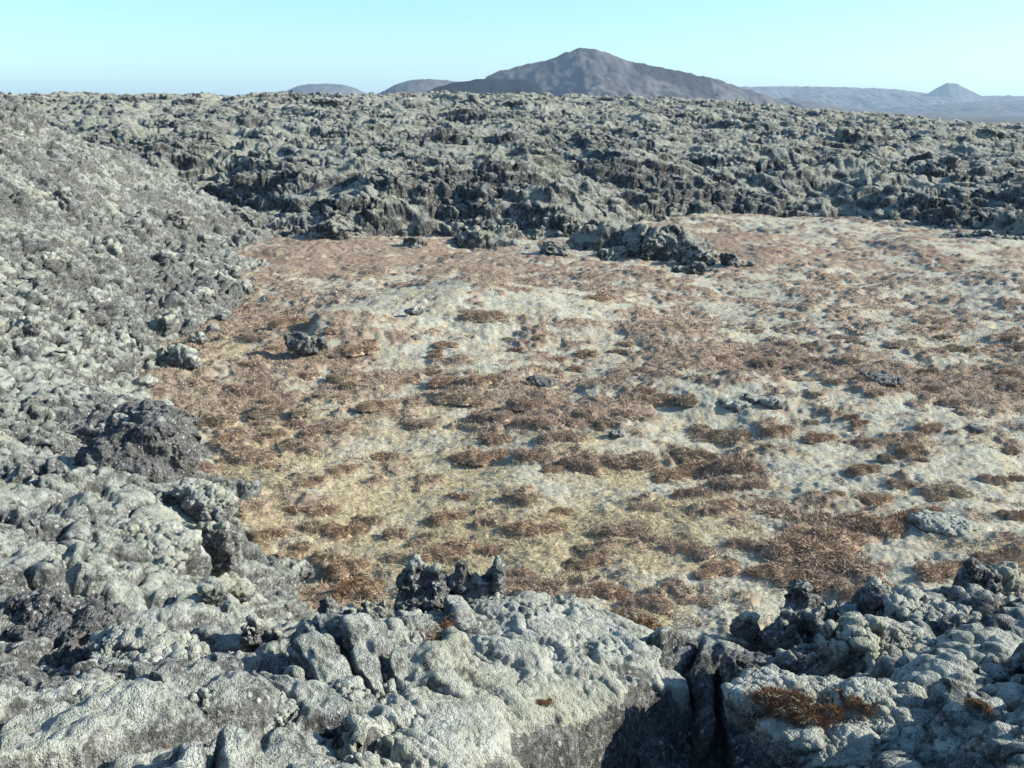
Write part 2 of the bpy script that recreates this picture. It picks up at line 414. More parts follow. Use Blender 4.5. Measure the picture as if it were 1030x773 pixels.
def lava_material(name, moss_lo, moss_hi, rock_a, rock_b, moss_a, moss_b, lichen=.5, orange=.0, fine=1.0, detail_scale=1.0, blot=1.0):
    m, nt, out = mat_new(name); b = NB(nt)
    geo = b.n('ShaderNodeNewGeometry'); P = geo.outputs['Position']
    sep = b.n('ShaderNodeSeparateXYZ'); nt.links.new(geo.outputs['Normal'], sep.inputs[0])
    k = detail_scale
    n1 = b.noise(P, 1.1 * k, 4, .6); n2 = b.noise(P, 9 * k, 5, .65); n3 = b.noise(P, 46 * k, 5, .78)
    f = b.math('ADD', sep.outputs[2], b.math('MULTIPLY', b.math('SUBTRACT', n1, .5), 1.1 * blot))
    f = b.math('ADD', f, b.math('MULTIPLY', b.math('SUBTRACT', n2, .5), 1.0 * blot))
    f = b.math('ADD', f, b.math('MULTIPLY', b.math('SUBTRACT', n3, .5), 1.4))
    f = b.math('ADD', f, b.attr('mossy'))
    moss = b.ramp(f, moss_lo, moss_hi)
    rock = b.mix(b.ramp(n2, .3, .72), rock_a, rock_b)
    n4 = b.noise(P, 30 * k, 6, .8)
    rock = b.mix(b.math('MULTIPLY', b.ramp(n4, .50, .62), .9), rock, (.30, .295, .28))
    rock = b.mix(b.math('MULTIPLY', b.ramp(n4, .45, .36), .85), rock, (.030, .030, .030))
    v = b.voro(P, 21 * k); vn = b.noise(P, 60 * k, 3, .6)
    lf = b.math('MULTIPLY', b.ramp(b.math('ADD', v, b.math('MULTIPLY', vn, .35)), .46, .34), b.ramp(b.noise(P, 4.0 * k, 2), .44, .62))
    rock = b.mix(b.math('MULTIPLY', lf, lichen, clamp=True) if False else b.math('MINIMUM', b.math('MULTIPLY', lf, lichen), 1.0), rock, (.52, .52, .50))
    if orange > 0:
        of = b.math('MULTIPLY', b.ramp(b.noise(P, 13, 3, .6), .66, .72), b.ramp(b.noise(P, 2.3, 2), .52, .62))
        rock = b.mix(b.math('MULTIPLY', of, orange), rock, (.42, .25, .11))
    mc = b.mix(b.ramp(n2, .32, .70), moss_a, moss_b)
    mc = b.mix(b.math('MULTIPLY', b.ramp(n1, .50, .72), .45), mc, (.33, .32, .20))
    mc = b.mix(b.math('MULTIPLY', b.ramp(n4, .47, .36), .75), mc, (.13, .135, .11))
    col = b.mix(moss, rock, mc)
    hgt = b.math('ADD', b.math('MULTIPLY', b.noise(P, 38 * k, 4, .65), .7), b.math('MULTIPLY', b.noise(P, 130 * k, 2, .6), .35))
    nrm = b.bump(hgt, .95 * fine, .05 / k)
    nt.links.new(b.bsdf(col, .97, nrm), out.inputs[0])
    return m

MOSS_A, MOSS_B = (.275, .288, .235), (.45, .458, .385)
M_NEAR = lava_material('mossy_lava', .54, 1.02, (.058, .060, .053), (.178, .180, .160), MOSS_A, MOSS_B, .85, .8)
M_FAR = lava_material('far_lava', .50, 1.0, (.046, .047, .042), (.150, .150, .132), (.29, .292, .23), (.46, .455, .37), .35, 0, 1.2, .28, .6)
M_ROCK = lava_material('clinker_lava', .55, 1.10, (.080, .081, .073), (.25, .248, .226), MOSS_A, MOSS_B, 1.3, .8, 1.25)
M_MOSS = lava_material('moss', -4.0, -3.0, (.05, .05, .05), (.1, .1, .1), (.275, .286, .23), (.455, .46, .385), 0, 0, .9)

def floor_material():
    m, nt, out = mat_new('hollow_floor'); b = NB(nt)
    geo = b.n('ShaderNodeNewGeometry'); P = geo.outputs['Position']
    n1 = b.noise(P, 3.0, 4, .65); n2 = b.noise(P, 17, 4, .7); n3 = b.noise(P, 70, 3, .7); n0 = b.noise(P, .5, 3)
    H = b.math('ADD', b.attr('heather'), b.math('ADD', b.math('MULTIPLY', b.math('SUBTRACT', n1, .5), .55), b.math('MULTIPLY', b.math('SUBTRACT', n2, .5), .75)))
    H = b.ramp(b.math('ADD', H, b.math('MULTIPLY', b.math('SUBTRACT', n3, .5), .5)), .38, .60)
    G = b.math('ADD', b.attr('grass'), b.math('MULTIPLY', b.math('SUBTRACT', b.noise(P, 7, 4, .7), .5), .9))
    G = b.ramp(G, .30, .75)
    moss = b.mix(b.ramp(n2, .32, .68), (.315, .31, .23), (.51, .495, .395))
    moss = b.mix(b.math('MULTIPLY', b.ramp(n3, .42, .30), .75), moss, (.15, .13, .085))
    moss = b.mix(b.math('MULTIPLY', b.ramp(n1, .44, .66), .7), moss, (.46, .385, .24))
    straw = b.mix(b.ramp(n2, .3, .7), (.33, .26, .14), (.56, .49, .32))
    straw = b.mix(b.math('MULTIPLY', b.ramp(n3, .42, .30), .6), straw, (.16, .12, .06))
    hea = b.mix(b.ramp(n2, .34, .66), (.176, .132, .092), (.388, .304, .219))
    hea = b.mix(b.math('MULTIPLY', b.ramp(n0, .42, .62), .5), hea, (.27, .175, .120))
    hea = b.mix(b.math('MULTIPLY', b.ramp(n3, .55, .70), .5), hea, (.44, .35, .26))
    col = b.mix(H, b.mix(G, moss, straw), hea)
    col = b.mix(b.attr('plain'), col, b.mix(b.ramp(b.noise(P, .01, 4), .4, .6), (.075, .072, .066), (.13, .12, .105)))
    hgt = b.math('ADD', b.math('MULTIPLY', n2, .8), b.math('MULTIPLY', n3, .5))
    nrm = b.bump(hgt, .8, .05)
    far = b.ramp(b.math('ABSOLUTE', b.n('ShaderNodeSeparateXYZ').outputs[1]), 0, 1)
    nt.links.new(b.bsdf(col, .98, nrm), out.inputs[0])
    return m
M_FLOOR = floor_material()

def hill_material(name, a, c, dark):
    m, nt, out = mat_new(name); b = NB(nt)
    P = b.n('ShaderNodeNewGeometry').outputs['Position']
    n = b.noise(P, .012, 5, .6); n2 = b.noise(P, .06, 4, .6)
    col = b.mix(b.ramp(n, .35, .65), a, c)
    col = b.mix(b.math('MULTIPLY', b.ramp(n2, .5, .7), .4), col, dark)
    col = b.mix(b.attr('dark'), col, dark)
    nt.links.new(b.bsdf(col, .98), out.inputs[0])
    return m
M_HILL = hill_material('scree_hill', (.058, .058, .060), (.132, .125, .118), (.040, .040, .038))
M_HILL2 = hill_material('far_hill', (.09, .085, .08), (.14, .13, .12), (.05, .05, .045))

# ------------------------------------------------------------------ build the setting
rs = np.concatenate([[0.02, 2, 4, 5.5], np.geomspace(6.5, 56, 900), np.geomspace(57, 130, 40), np.geomspace(140, 15000, 60)])
X, Y = polar(rs, 31, 760)
H, G = floor_masks(X, Y, True)
Z = floor_h(X, Y, (H, G))
FL = np.stack([X, Y, Z], -1)
r_ = np.sqrt(X * X + Y * Y)
fz = far_h(X, Y)[0]
keep = ~((fz > Z + .8) & (r_ < 125) & (r_ > 20)) 
link('ground', grid_mesh('ground', FL, keep, [M_FLOOR], {'heather': H, 'grass': G, 'plain': sstep(70, 160, r_)}, wrap=True), kind='structure')

# far flow
X, Y = polar(np.geomspace(24, 175, 1050), 30, 1150, 1.2, full=False)
Zf, S = far_h(X, Y)
P = np.stack([X, Y, Zf], -1)
N = grid_normals(P)
amp = sstep(-.8, .8, S)
calm = .30 + .70 * sstep(-.25, .30, perlin2(X / 7 + 30, Y / 5) + .5 * perlin2(X / 2.5, Y / 2.2 + 9))
d = calm * (.30 * boulders3(X / 1.5, Y / 1.2, Zf * 1.6, .85, 9) + .17 * boulders3(X / 1.3, Y, Zf * 1.6, .40, 14) - .16) + .09 * (billow3(X / .5, Y / .5, Zf / .4, 3, .62, 2.0) - .45)
P = P + N * (d * amp)[..., None]
P[..., 0] += .15 * amp * perlin3(X / 1.1, Y / 1.1, Zf / .8); P[..., 1] += .2 * amp * perlin3(X / 1.1 + 50, Y / 1.1, Zf / .8)
Zg = floor_h(X, Y, fine=False)
moss = -.03 + .22 * (1 - calm) + .24 * fbm2(X / 9, Y / 6, 3, .5, 44.0) + .08 * sstep(6, 0, S)
keep = P[..., 2] > Zg - .35
far_me = grid_mesh('lava_field', P, keep, [M_FAR], {'mossy': moss})
link('lava_field', far_me, kind='structure')

# near lava
X, Y = polar(np.concatenate([[.05, .6, 1.2], np.geomspace(1.7, 52, 1450)]), 31, 820, 3.0, full=True)
Zn, crag, Zb = near_h(X, Y)
P = np.stack([X, Y, Zb], -1); P = P + grid_normals(P) * (Zn - Zb)[..., None]; N = grid_normals(P); Zn = P[..., 2]
r_ = np.sqrt(X * X + Y * Y); sc = sstep(4, 22, r_)
d = (.055 + .075 * sc) * (billow3(X / .26, Y / .26, Zn / .26, 3, .55, 7.0) - .4) * (.35 + .65 * crag)
swell = .30 + .70 * sstep(-.3, .35, perlin2(X / 3.1 + 3, Y / 4 + 7) + .5 * perlin2(X / 1.2, Y / 1.5))
d += (.15 * sc * swell) * (boulders3(X * .8 + Zn * .3, Y, Zn * 1.1, .40, 29, .5) - .2) + sc * (.13 * (billow3(X / .55, Y / .55, Zn / .55, 4, .68, 3.0) - .45) - .10 * np.clip(billow3(X / .9 + 9, Y / .9, Zn / .9, 2, .6, 8.0) - .62, 0, 1)) + (.075 + .02 * sc) * (crag + (1 - crag) * .8 * sc) * (boulders3(X, Y, Zn, .19, 33) - .2)
d += .012 * (1 - sc) * perlin3(X / .035, Y / .035, Zn / .035)
P = P + N * d[..., None]
P[..., 0] += (.05 + .10 * sc) * crag * perlin3(X / .35, Y / .35, Zn / .3)
Zg = floor_h(X, Y, fine=False)
keep = (P[..., 2] > Zg - .3)
moss = .08 + sc * (-.20 + .25 * (1 - swell) + .50 * np.exp(-((X + 7.6) / 2.4) ** 2 - ((Y - 16.2) / 2.6) ** 2)) - .25 * (crag - .5) * (1 - .6 * sc) + .2 * fbm2(X / 2.5, Y / 2.5, 3, .5, 3.0)
moss = moss - .75 * (1 - sc) * sstep(2.75, 2.35, Zn) * sstep(-.4, .2, X) * sstep(5.0, 4.6, Y)
link('lava_hillside', grid_mesh('lava_hillside', P, keep, [M_NEAR], {'mossy': moss}, wrap=True), kind='structure')

# far hills: height sheets over their own footprints
def hill(name, D, prof, depth, mat, base_px=118, nx=220, ny=120, seed=0.0, rough=6.0, dark=None, label=None):
    pts = [at_depth(a, b, D) for a, b in prof]
    xs = np.linspace(pts[0][0], pts[-1][0], nx)
    crest = np.interp(xs, [p[0] for p in pts], [p[2] for p in pts])
    z0 = -26.0
    v = np.linspace(-1, 1, ny)
    Xg, Vg = np.meshgrid(xs.astype(F4), v.astype(F4), indexing='ij')
    Cg = np.repeat((crest - z0)[:, None], ny, 1)
    w = depth * np.clip(Cg / Cg.max(), .12, 1)
    Yg = D + Vg * w
    fall = np.clip(1 - np.abs(Vg), 0, 1)
    fall = fall * (.75 + .25 * fall) * (1 - .12 * (1 - np.abs(2 * fall - 1)))
    nz = fbm2(Xg / 260 + seed, Yg / 420, 5, .55, seed)
    gul = 1 - np.abs(fbm2(Xg / 90 + seed, Yg / 300, 3, .5, seed + 4))
    Zg = z0 + Cg * fall + rough * (nz + .5 * (gul - .8)) * np.clip(4 * fall * (1 - fall), 0, 1) * np.clip(Cg / 60, 0, 1)
    Zg += .22 * rough * fbm2(Xg / 45, Yg / 45, 4, .6, seed) * np.clip(fall * 4, 0, 1)
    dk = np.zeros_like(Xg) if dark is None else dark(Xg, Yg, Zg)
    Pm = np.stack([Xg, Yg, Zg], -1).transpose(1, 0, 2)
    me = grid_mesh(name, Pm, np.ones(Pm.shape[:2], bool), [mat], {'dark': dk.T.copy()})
    return link(name, me, kind='structure')

def px_of(Xg, Yg, Zg):
    dx, dy, dz = Xg, Yg, Zg - CAM_Z
    f = dy * CP - dz * SP; u = dy * SP + dz * CP
    return 515 + FPX * dx / f, 386.5 - FPX * u / f
D0 = 3000.0
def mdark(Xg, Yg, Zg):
    a = at_depth(636, 62, D0); c = at_depth(700, 82, D0)                # a darker band down the right shoulder
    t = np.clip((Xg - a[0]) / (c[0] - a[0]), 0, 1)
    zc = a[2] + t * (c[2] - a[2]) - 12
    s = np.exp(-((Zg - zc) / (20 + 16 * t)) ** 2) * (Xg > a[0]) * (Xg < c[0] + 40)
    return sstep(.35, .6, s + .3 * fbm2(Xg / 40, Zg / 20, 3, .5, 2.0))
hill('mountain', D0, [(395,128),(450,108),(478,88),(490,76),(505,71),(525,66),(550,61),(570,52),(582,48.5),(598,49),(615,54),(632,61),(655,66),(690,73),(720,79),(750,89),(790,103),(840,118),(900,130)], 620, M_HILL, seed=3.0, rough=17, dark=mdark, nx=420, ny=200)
hill('hill', 2500.0, [(400,120),(425,99),(438,88),(455,83),(478,80),(500,79),(525,80),(542,84),(549,96),(560,112),(575,122)], 260, hill_material('shaded_shoulder', (.012,.016,.022), (.024,.026,.030), (.010,.012,.016)), seed=9.0, rough=8)  # the mountain's left shoulder: its shade is put into the near-black colour
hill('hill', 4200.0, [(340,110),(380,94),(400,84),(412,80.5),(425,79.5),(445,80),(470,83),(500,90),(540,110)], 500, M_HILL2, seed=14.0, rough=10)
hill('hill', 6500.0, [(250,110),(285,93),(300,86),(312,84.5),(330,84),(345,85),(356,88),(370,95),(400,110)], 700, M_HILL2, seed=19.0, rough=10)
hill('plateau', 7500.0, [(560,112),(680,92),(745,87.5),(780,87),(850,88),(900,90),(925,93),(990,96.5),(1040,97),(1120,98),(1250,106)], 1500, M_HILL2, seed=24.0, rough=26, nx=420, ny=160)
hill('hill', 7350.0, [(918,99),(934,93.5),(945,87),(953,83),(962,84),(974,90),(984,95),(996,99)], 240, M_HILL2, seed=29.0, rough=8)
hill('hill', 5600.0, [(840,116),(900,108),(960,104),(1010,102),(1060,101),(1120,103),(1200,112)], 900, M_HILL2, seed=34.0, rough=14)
hill('hill', 3900.0, [(720,122),(770,105),(790,98),(815,101),(850,108),(900,113),(1000,117),(1100,122)], 700, M_HILL2, seed=39.0, rough=8)

# ------------------------------------------------------------------ sight lines onto the ground
def hit(px, py, lo=2.2, hi=130.0, n=1600):
    ys = np.geomspace(lo, hi, n); x, y, z = ray(px, py)
    xs = (x / y * ys).astype(F4); zs = CAM_Z + z / y * ys
    yf = ys.astype(F4)
    top = np.maximum(floor_h(xs, yf), np.maximum(near_h(xs, yf)[0], np.where(yf > 24, far_h(xs, yf)[0], -9)))
    k = np.argmax(top > zs)
    return float(xs[k]), float(ys[k]), float(top[k])

def ground_z(x, y):
    x = np.asarray(x, F4); y = np.asarray(y, F4)
    return np.maximum(floor_h(x, y), np.maximum(near_h(x, y)[0], far_h(x, y)[0]))

# ------------------------------------------------------------------ rocks
_ico = {}
def ico(k):
    if k not in _ico:
        bm = bmesh.new(); bmesh.ops.create_icosphere(bm, subdivisions=k, radius=1.0)
        V = np.array([v.co[:] for v in bm.verts], F4); T = np.array([[v.index for v in f.verts] for f in bm.faces], np.int32); bm.free()
        _ico[k] = (V / np.linalg.norm(V, axis=1)[:, None], T)
    return _ico[k]

def tri_normals(V, T):
    fn = np.cross(V[T[:, 1]] - V[T[:, 0]], V[T[:, 2]] - V[T[:, 0]])
    n = np.zeros_like(V)
    for k in range(3): np.add.at(n, T[:, k], fn)
    return n / (np.linalg.norm(n, axis=1)[:, None] + 1e-12)

def blob_unit(rg, kind):
    U, T = ico(3)
    V = U.copy()
    if kind == 'block':                                     # a rounded block, turned at random
        p = 5.0
        V = V / (np.abs(V) ** p).sum(1)[:, None] ** (1 / p) * .82
        a, c = rg.uniform(0, 6.28), rg.uniform(-.5, .5)
        Rz = np.array([[math.cos(a), -math.sin(a), 0], [math.sin(a), math.cos(a), 0], [0, 0, 1]])
        Rx = np.array([[1, 0, 0], [0, math.cos(c), -math.sin(c)], [0, math.sin(c), math.cos(c)]])
        V = V @ Rz.T @ Rx.T
    return V, T

TMP = bpy.data.objects.new('rock_work', bpy.data.meshes.new('rock_work'))
def voxel_union(V, T, voxel):
    """one closed skin round overlapping lumps"""
    TMP.data = new_mesh('rock_work', V, tris=T)
    COL.objects.link(TMP)
    md = TMP.modifiers.new('r', 'REMESH'); md.mode = 'VOXEL'; md.voxel_size = voxel
    bpy.context.view_layer.update()
    ev = TMP.evaluated_get(bpy.context.evaluated_depsgraph_get()); me = ev.to_mesh()
    n = len(me.vertices); W = np.empty(n * 3, F4); me.vertices.foreach_get('co', W); W = W.reshape(-1, 3)
    me.calc_loop_triangles()
    tri = np.empty(len(me.loop_triangles) * 3, np.int32); me.loop_triangles.foreach_get('vertices', tri)
    ev.to_mesh_clear(); TMP.modifiers.clear(); COL.objects.unlink(TMP)
    return W, tri.reshape(-1, 3)

def moss_cover(name, V, T, nz, ns, thr, thick, seed, cell=.22):
    """a cushion of moss over the upward sides: its rim dives into the rock"""
    Q = V / cell + seed * 1.7
    f = nz + .55 * perlin3(Q[:, 0], Q[:, 1], Q[:, 2]) + .30 * perlin3(Q[:, 0] * 3.1, Q[:, 1] * 3.1, Q[:, 2] * 3.1) - thr
    off = thick * np.clip(f * 4.0, -.5, 1) * (1 + .35 * perlin3(Q[:, 0] * 4, Q[:, 1] * 4, Q[:, 2] * 4))
    W = V + ns * off[:, None]
    k = (f[T] > -.12).any(1)
    if k.sum() < 60: return None
    T2 = T[k]; lab = np.arange(len(V))
    for _ in range(400):                                    # one cushion per connected patch
        m = lab[T2].min(1); new = lab.copy()
        for q in range(3): np.minimum.at(new, T2[:, q], m)
        new = new[new]
        if (new == lab).all(): break
        lab = new
    out = []
    fl = lab[T2[:, 0]]
    for g, c in sorted(zip(*np.unique(fl, return_counts=True)), key=lambda t: -t[1])[:4]:
        if c < 60: break
        T3 = T2[fl == g]; used = np.zeros(len(V), bool); used[T3.ravel()] = True; rem = (np.cumsum(used) - 1).astype(np.int32)
        out.append(new_mesh(name, W[used], tris=rem[T3], mats=[M_MOSS], attrs={'mossy': np.zeros(int(used.sum()), F4)}))
    return out

def rock_mesh(name, sx, sy, sz, seed, voxel, craggy=.6, lobes=None, mat=None, mossy=0.0, grain=.2, moss_t=0.0):
    """a solid lump of lava: overlapping blocks and lumps under one skin, broken up at three sizes"""
    rg = np.random.default_rng(seed)
    L = list(lobes) if lobes else [(0, 0, -.1, .72, .72, .66)]
    nx = 7 if lobes is None else 6
    for k in range(nx):                                     # smaller lumps breaking through the sides and the top
        a = rg.uniform(0, 6.28); e = rg.uniform(-.3, .9); q = .62 if lobes is None else .5
        b = L[rg.integers(len(L))]
        f = rg.uniform(.26, .5) * (1.0 if lobes is None else .75)
        L.append((b[0] + b[3] * q * math.cos(a) * math.cos(e), b[1] + b[4] * q * math.sin(a) * math.cos(e), b[2] + b[5] * q * math.sin(e), f, f, f * rg.uniform(.6, 1.0)))
    sc = np.array([sx, sy, sz], F4) * .5
    Vs, Ts, o = [], [], 0
    for lx, ly, lz, ax, ay, az in L:
        V, T = blob_unit(rg, 'block' if rg.uniform() < craggy * .75 else 'lump')
        Vs.append((V * np.array([ax, ay, az]) + np.array([lx, ly, lz])) * sc); Ts.append(T + o); o += len(V)
    V, T = voxel_union(np.concatenate(Vs).astype(F4), np.concatenate(Ts), voxel)
    m = float(min(sx, sy, max(sz, .5 * sx)))
    o = rg.uniform(-50, 50, 3).astype(F4)
    L1 = max(m * .40, .03)
    Q = V / L1 + o; n = tri_normals(V, T)
    V = V + n * (craggy * .34 * L1 * (billow3(Q[:, 0], Q[:, 1], Q[:, 2], 2, .6) - .45))[:, None]
    L2 = max(min(grain, m * .3), .02)
    Q = V / L2 + o; n = tri_normals(V, T)
    bl = billow3(Q[:, 0], Q[:, 1], Q[:, 2], 4, .68) - .5
    d = craggy * .62 * L2 * (bl if craggy < .75 else .35 * bl - .75 * bl * (1 + .6 * bl)) + craggy * .25 * L2 * perlin3(Q[:, 0] * .6, Q[:, 1] * .6, Q[:, 2] * .6)
    V = V + n * d[:, None]
    if craggy >= .75:
        n = tri_normals(V, T); L3 = max(L2 * .34, 2.4 * voxel); Q3 = V / L3 + o
        V = V + n * (craggy * .5 * L3 * (.45 - billow3(Q3[:, 0], Q3[:, 1], Q3[:, 2], 2, .7)))[:, None]
    V[:, 0] += craggy * .22 * L2 * perlin3(Q[:, 0] + 9, Q[:, 1], Q[:, 2])
    rock_mesh.moss = None
    if moss_t > 0:
        n = tri_normals(V, T)
        for _ in range(6):                                  # a calmer surface for the moss to follow
            a = np.zeros_like(n); c = np.zeros(len(V), F4)
            fm = n[T].mean(1)
            for q in range(3): np.add.at(a, T[:, q], fm); np.add.at(c, T[:, q], 1)
            n = a / c[:, None]
        n /= np.linalg.norm(n, axis=1)[:, None] + 1e-9
        rock_mesh.moss = moss_cover('moss_cover', V, T, n[:, 2], n, (.86 if craggy < .85 else 1.18) - mossy, moss_t, seed, cell=max(.12, m * .35))
        mossy = mossy - .35
    return new_mesh(name, V, tris=T, mats=[mat or M_ROCK], attrs={'mossy': np.full(len(V), mossy, F4)})

_seed = [100]
def rock(name, label, cat, px, py, w, h, group=None, base=None, dep=.9, sub=None, craggy=.8, mossy=.24, lobes=None, Y=None, tilt=0.0, grain=.2, mat=None, sink=.25):
    """px, py: middle of its visible shape; w, h: its size in photo pixels"""
    _seed[0] += 1
    if Y is None: x, y, z = hit(px, min(py + h * .42, 772))
    else: x, y, z = at_depth(px, py + h * .42, Y)
    D = math.sqrt(x * x + y * y + (CAM_Z - z) ** 2)
    W = w * D / FPX; Hh = h * D / FPX
    voxel = max(D / FPX * 1.05, W / 150)
    sz = Hh * (1 + sink) * 1.1
    me = rock_mesh(name, W * 1.05, W * dep, sz, _seed[0], voxel, craggy, lobes, mat, mossy, min(grain, W * .28), (.022 if D < 5 else .035 if D < 16 else .05) if mat is None and w >= 22 else 0.0)
    o = link(name, me, label=label, category=cat)
    if group: o['group'] = group
    o.location = (x, y + W * dep * .3, z + sz * (.5 - sink))
    o.rotation_euler = (0, tilt, 0 if lobes else random.uniform(-.5, .5))
    if rock_mesh.moss is not None:
        for mm in rock_mesh.moss: link('moss_cover', mm).parent = o
    return o

# ------------------------------------------------------------------ heather: clumps one can count
def leaf_material(name, a, c, tip):
    m, nt, out = mat_new(name); b = NB(nt)
    geo = b.n('ShaderNodeNewGeometry')
    col = b.mix(geo.outputs['Random Per Island'], a, c)
    col = b.mix(b.math('MULTIPLY', b.ramp(b.noise(geo.outputs['Position'], 9, 2), .5, .7), .6), col, tip)
    nt.links.new(b.bsdf(col, .95), out.inputs[0])
    return m
HM = {'purple-brown': leaf_material('purple_heather', (.21, .154, .110), (.47, .362, .270), (.56, .45, .325)),
      'rust-brown': leaf_material('rust_heather', (.215, .154, .102), (.48, .352, .240), (.56, .44, .285)),
      'olive-brown': leaf_material('olive_heather', (.19, .150, .102), (.42, .340, .235), (.52, .44, .30)),
      'orange-brown': leaf_material('orange_heather', (.14, .080, .042), (.30, .18, .095), (.38, .28, .17))}

def sprigs(C, Dn, L, W, rg):
    """one slim triangle per sprig: root C, direction Dn, length L, width W"""
    n = len(C); s = np.cross(Dn, rg.normal(size=(n, 3))); s /= np.linalg.norm(s, axis=1)[:, None] + 1e-9
    V = np.empty((n, 3, 3), F4)
    V[:, 0] = C - s * (W * .5)[:, None]; V[:, 1] = C + s * (W * .5)[:, None]; V[:, 2] = C + Dn * L[:, None]
    return V.reshape(-1, 3), np.arange(n * 3, dtype=np.int32).reshape(-1, 3)

def clump_mesh(seed, n, colour, size):
    """a low cushion of several humps, one metre across, bristling with twigs"""
    rg = np.random.default_rng(seed)
    hump = [(rg.uniform(-.42, .42), rg.uniform(-.30, .30), rg.uniform(.09, .21), rg.uniform(.14, .30)) for _ in range(rg.integers(6, 11))] + [(rg.uniform(-.1, .1), rg.uniform(-.1, .1), .22, .24)]
    def hz(x, y):
        z = np.zeros_like(x)
        for cx, cy, r, h in hump: z = np.maximum(z, h * np.clip(1 - ((x - cx) ** 2 + (y - cy) ** 2) / (r * r * 1.9), 0, 1) ** .7)
        return z * (1 + .35 * perlin2(x * 6 + seed, y * 6)) + .03 * perlin2(x * 17, y * 17 + seed)
    g = np.linspace(-.64, .64, 41, dtype=F4); Xg, Yg = np.meshgrid(g, g, indexing='ij')
    Zg = hz(Xg, Yg) * .8 - .03
    idx = np.arange(41 * 41).reshape(41, 41)
    q = np.stack([idx[:-1, :-1], idx[1:, :-1], idx[1:, 1:], idx[:-1, 1:]], -1).reshape(-1, 4)
    q = q[(Zg.ravel()[q] > .0).any(1)]
    T = np.concatenate([q[:, [0, 1, 2]], q[:, [0, 2, 3]]]).astype(np.int32)
    V = np.stack([Xg, Yg, Zg], -1).reshape(-1, 3)
    m = n * 3; x = rg.uniform(-.62, .62, m).astype(F4); y = rg.uniform(-.58, .58, m).astype(F4); z = hz(x, y)
    k = np.where((z > .02) | (rg.uniform(0, 1, m) < .05))[0][:n]; x, y, z = x[k], y[k], z[k]; n = len(k)
    e = .02; gx = (hz(x + e, y) - z) / e; gy = (hz(x, y + e) - z) / e
    N = np.stack([-gx, -gy, np.full(n, .9)], -1); N /= np.linalg.norm(N, axis=1)[:, None]
    D = N + rg.normal(size=(n, 3)) * .55 + np.array([0, 0, .35]); D /= np.linalg.norm(D, axis=1)[:, None]
    C = np.stack([x, y, z * .85], -1)
    ln = .085 if size else .14
    SV, ST = sprigs(C.astype(F4), D.astype(F4), rg.uniform(.4, 1.3, n) * ln, rg.uniform(.6, 1.2, n) * (.016 if size or colour == 'orange-brown' else .03), rg)
    if colour == 'orange-brown': T = T[:0]                  # an open tuft, no cushion under it
    used = np.zeros(len(V), bool); used[T.ravel()] = True; rem = np.cumsum(used) - 1
    return new_mesh('heather_clump', np.concatenate([V[used], SV]), tris=np.concatenate([rem[T].astype(np.int32), ST + used.sum()]), mats=[HM[colour]], smooth=False)

PROTO = {}
def proto(colour, k, size):
    key = (colour, k, size)
    if key not in PROTO:
        PROTO[key] = clump_mesh(len(PROTO) + 2, 3600 if size or colour == 'orange-brown' else 1200, colour, 0 if colour == 'orange-brown' else size)
    return PROTO[key]

USED = {}
def heather(px, py, w, h, label, colour='purple-brown', group='heather clumps in the hollow', flat=.30, dep=.85, name='heather_clump', cat='heather clump', loc=None):
    x, y, z = loc if loc is not None else hit(px, min(py + h * .25, 772))
    D = math.sqrt(x * x + y * y + (CAM_Z - z) ** 2); W = w * D / FPX
    me = proto(colour, random.randrange(3), 1 if w > 22 else 0)
    o = link(name, me, label=label, category=cat, group=group)
    o.location = (x, y, z - .02 * W); o.rotation_euler = (0, 0, random.uniform(0, 6.28))
    s = W * 1.12
    k = s if w > 0 else s
    o.rotation_euler = (0, 0, random.choice([0, math.pi]) + random.uniform(-.25, .25))
    o.scale = (s, s * dep, s * flat * 2.6)
    return o

MARKS = [('dark shadow-casting knob', 312, 345), ('small pale stones', 765, 405), ('tongue of broken lava', 705, 262), ('long low grey stone', 292, 578),
         ('big dark craggy boulder', 115, 470), ('small rock on the bare mound', 545, 382), ('forked rock pinnacle', 478, 592), ('tall crag', 985, 592), ('dark gully crag', 852, 626),
         ('low ledge of stone', 890, 381), ('blue-grey stone', 620, 437), ('rock at the crest of the mound', 417, 314), ('leaning splinter of rock', 752, 630), ('moss-capped boulder', 182, 362),
         ('foot of the hillside', 232, 300), ('foot of the far lava wall', 400, 250), ('straw-coloured grass', 520, 545), ('yellow grass strip', 235, 465), ('craggy block on the slope', 215, 548)]
def auto_label(px, py, w, h, colour):
    size = 'broad' if w > 52 else 'wide' if w > 38 else 'middling' if w > 27 else 'small' if w > 17 else 'tiny'
    shape = 'flat' if h < .32 * w else 'domed' if h > .5 * w else 'low'
    ms = sorted(MARKS, key=lambda m: math.hypot(m[1] - px, 2.0 * (m[2] - py)))
    tries = []
    for m in ms[:4]:
        dx, dy = px - m[1], 2.0 * (py - m[2])
        where = ('right of' if dx > 0 else 'left of') if abs(dx) > abs(dy) else ('in front of' if dy > 0 else 'behind')
        d = math.hypot(dx, dy); far = 'just ' if d < 45 else 'well ' if d > 130 else ''
        tries.append(f"{size} {shape} {colour} heather clump {far}{where} the {m[0]}")
    for t in tries:
        if t not in USED and len(t.split()) <= 16:
            USED[t] = 1; return t, 'heather clumps in the hollow'
    return None, None

for k, (px, py, w, h) in enumerate(HEATHER):
    c = ['purple-brown', 'rust-brown', 'olive-brown', 'purple-brown', 'rust-brown'][(k * 7 + px) % 5]
    if px < 420 and py > 480: c = ['rust-brown', 'olive-brown'][k % 2]
    lab, grp = auto_label(px, py, w, h, c)
    if lab is None: continue
    heather(px, py, w * .95, h, lab, c, grp, flat=min(.42, max(.20, .68 * h / w)), dep=.75 if w > 40 else .9)

